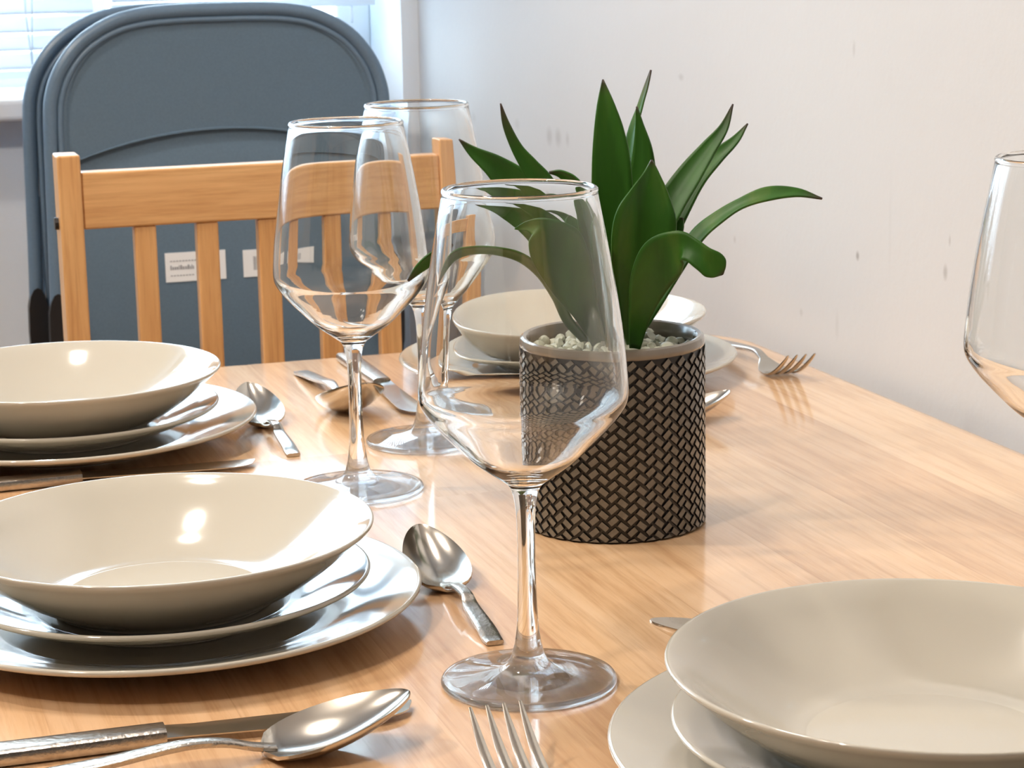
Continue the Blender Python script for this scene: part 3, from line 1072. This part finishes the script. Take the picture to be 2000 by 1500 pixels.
def leaf(pts, phi=0.0, curl=0.22, tipdark=0.10, sink=True):
    """pts: (px, py, depth offset from pot centre, half width in px); phi turns the blade edge away from the camera"""
    P = catmull(pts, 6)
    base = Vector((PX, PY, TZ))
    cpos = Vector((0, 0, TZ + CAM_H))
    S = [sight(p[0], p[1], PY + p[2]) for p in P]
    hw = [max(p[3], 0.4) / F_PX * (s - cpos).length for p, s in zip(P, S)]
    n = len(S)
    K = 8
    verts, faces, tips = [], [], []
    tot = n - 1
    for i in range(n):
        t = (S[min(i + 1, n - 1)] - S[max(i - 1, 0)]).normalized()
        view = (S[i] - cpos).normalized()
        side = t.cross(view).normalized()
        nrm = side.cross(t).normalized()
        ph = math.radians(phi)
        w = side * math.cos(ph) + nrm * math.sin(ph)
        nn = nrm * math.cos(ph) - side * math.sin(ph)
        hwr = hw[i] / max(0.25, math.cos(ph))
        for k in range(K + 1):
            q = -1 + 2 * k / K
            pos = S[i] + w * (q * hwr) - nn * (curl * hwr * (q * q - 0.35)) + nn * (0.06 * hwr * (1 - abs(q)) if curl else 0)
            verts.append(pos - base)
            f_ = i / tot
            tips.append(max(0.0, (f_ - (1 - tipdark)) / tipdark) if tipdark else 0.0)
    for i in range(n - 1):
        for k in range(K):
            a = i * (K + 1) + k
            faces.append((a, a + 1, a + K + 2, a + K + 1))
    mb = MB(); mb.add(verts, faces)
    o = mb.build('leaf', M['leaf'], plant, smooth=True)
    at = o.data.attributes.new('tip', 'FLOAT', 'POINT')
    for i, val in enumerate(tips):
        at.data[i].value = min(1.0, val)
    so = o.modifiers.new('thickness', 'SOLIDIFY')
    so.thickness = 0.0011
    so.offset = 0.0
    return o


LEAVES = [
    (dict(phi=8), [(1213, 662, 0.000, 12), (1206, 560, -0.004, 30), (1198, 440, -0.008, 40), (1195, 330, -0.010, 38), (1190, 262, -0.009, 30), (1183, 205, -0.007, 17), (1177, 155, -0.004, 1)]),
    (dict(phi=20), [(1222, 655, 0.015, 12), (1243, 480, 0.020, 28), (1254, 370, 0.024, 28), (1256, 300, 0.026, 20), (1249, 245, 0.028, 8), (1243, 208, 0.029, 1)]),
    (dict(phi=55, tipdark=0.4), [(1212, 655, 0.025, 9), (1222, 400, 0.035, 14), (1233, 275, 0.042, 9), (1250, 210, 0.048, 5), (1262, 170, 0.053, 3.5), (1271, 137, 0.058, 0.7)]),
    (dict(phi=-6, curl=0.32), [(1236, 672, -0.016, 12), (1238, 590, -0.024, 34), (1250, 500, -0.030, 56), (1260, 430, -0.032, 60), (1268, 378, -0.030, 38), (1272, 342, -0.028, 17), (1273, 312, -0.026, 1)]),
    (dict(phi=25, tipdark=0.14), [(1226, 662, 0.004, 10), (1244, 590, 0.006, 18), (1274, 480, 0.010, 25), (1310, 400, 0.014, 27), (1346, 343, 0.018, 24), (1383, 291, 0.022, 16), (1413, 250, 0.025, 9), (1431, 203, 0.028, 0.8)]),
    (dict(phi=30), [(1230, 660, 0.018, 10), (1262, 570, 0.022, 16), (1296, 480, 0.027, 20), (1330, 405, 0.031, 20), (1362, 350, 0.035, 17), (1400, 306, 0.038, 14), (1436, 273, 0.041, 8), (1460, 241, 0.043, 0.8)]),
    (dict(phi=45, curl=0.10), [(1238, 664, -0.004, 9), (1275, 600, -0.002, 13), (1320, 525, 0.000, 14), (1362, 461, 0.002, 14), (1402, 426, 0.004, 12), (1447, 398, 0.005, 10), (1500, 379, 0.006, 13), (1556, 376, 0.006, 8), (1606, 388, 0.006, 0.8)]),
    (dict(phi=0, curl=0.10), [(1240, 680, -0.030, 11), (1250, 615, -0.042, 22), (1268, 552, -0.054, 38), (1295, 505, -0.062, 46), (1325, 483, -0.068, 33), (1348, 487, -0.072, 24), (1372, 504, -0.075, 24), (1393, 518, -0.076, 27), (1404, 528, -0.076, 20), (1412, 536, -0.075, 2)]),
    (dict(phi=10), [(1255, 620, 0.012, 9), (1290, 505, 0.018, 20), (1312, 455, 0.022, 22), (1324, 437, 0.023, 14), (1334, 426, 0.024, 2)]),
    (dict(phi=20, tipdark=0.3), [(1190, 660, 0.012, 10), (1140, 540, 0.016, 26), (1098, 430, 0.020, 28), (1062, 362, 0.022, 23), (1035, 325, 0.024, 17), (1010, 290, 0.026, 11), (989, 245, 0.028, 7), (977, 202, 0.030, 0.8)]),
    (dict(phi=10, tipdark=0.12), [(1188, 660, 0.022, 10), (1150, 590, 0.026, 24), (1098, 490, 0.032, 38), (1052, 412, 0.037, 43), (1010, 364, 0.041, 36), (968, 326, 0.044, 23), (926, 298, 0.047, 11), (896, 272, 0.049, 0.8)]),
    (dict(phi=35), [(1200, 655, 0.030, 9), (1182, 540, 0.040, 16), (1152, 430, 0.048, 18), (1126, 366, 0.052, 14), (1098, 341, 0.054, 8), (1072, 337, 0.055, 1.5)]),
    (dict(phi=0, curl=0.15, tipdark=0.0), [(1190, 668, -0.020, 14), (1166, 604, -0.034, 36), (1132, 536, -0.044, 60), (1096, 470, -0.050, 66), (1064, 428, -0.052, 44), (1036, 420, -0.048, 22), (1004, 430, -0.044, 2)]),
    (dict(phi=55, curl=0.05), [(1160, 664, -0.012, 8), (1120, 625, -0.024, 10), (1094, 578, -0.034, 10), (1060, 533, -0.042, 9.5), (1015, 501, -0.048, 9), (960, 487, -0.052, 8), (906, 486, -0.055, 8), (858, 496, -0.057, 10), (824, 520, -0.058, 9), (797, 549, -0.058, 0.8)]),
    (dict(phi=15), [(1200, 662, 0.006, 12), (1176, 540, 0.008, 28), (1152, 440, 0.012, 30), (1140, 390, 0.014, 20), (1134, 360, 0.016, 1.5)]),
]
for kw, pts in LEAVES:
    leaf(pts, **kw)
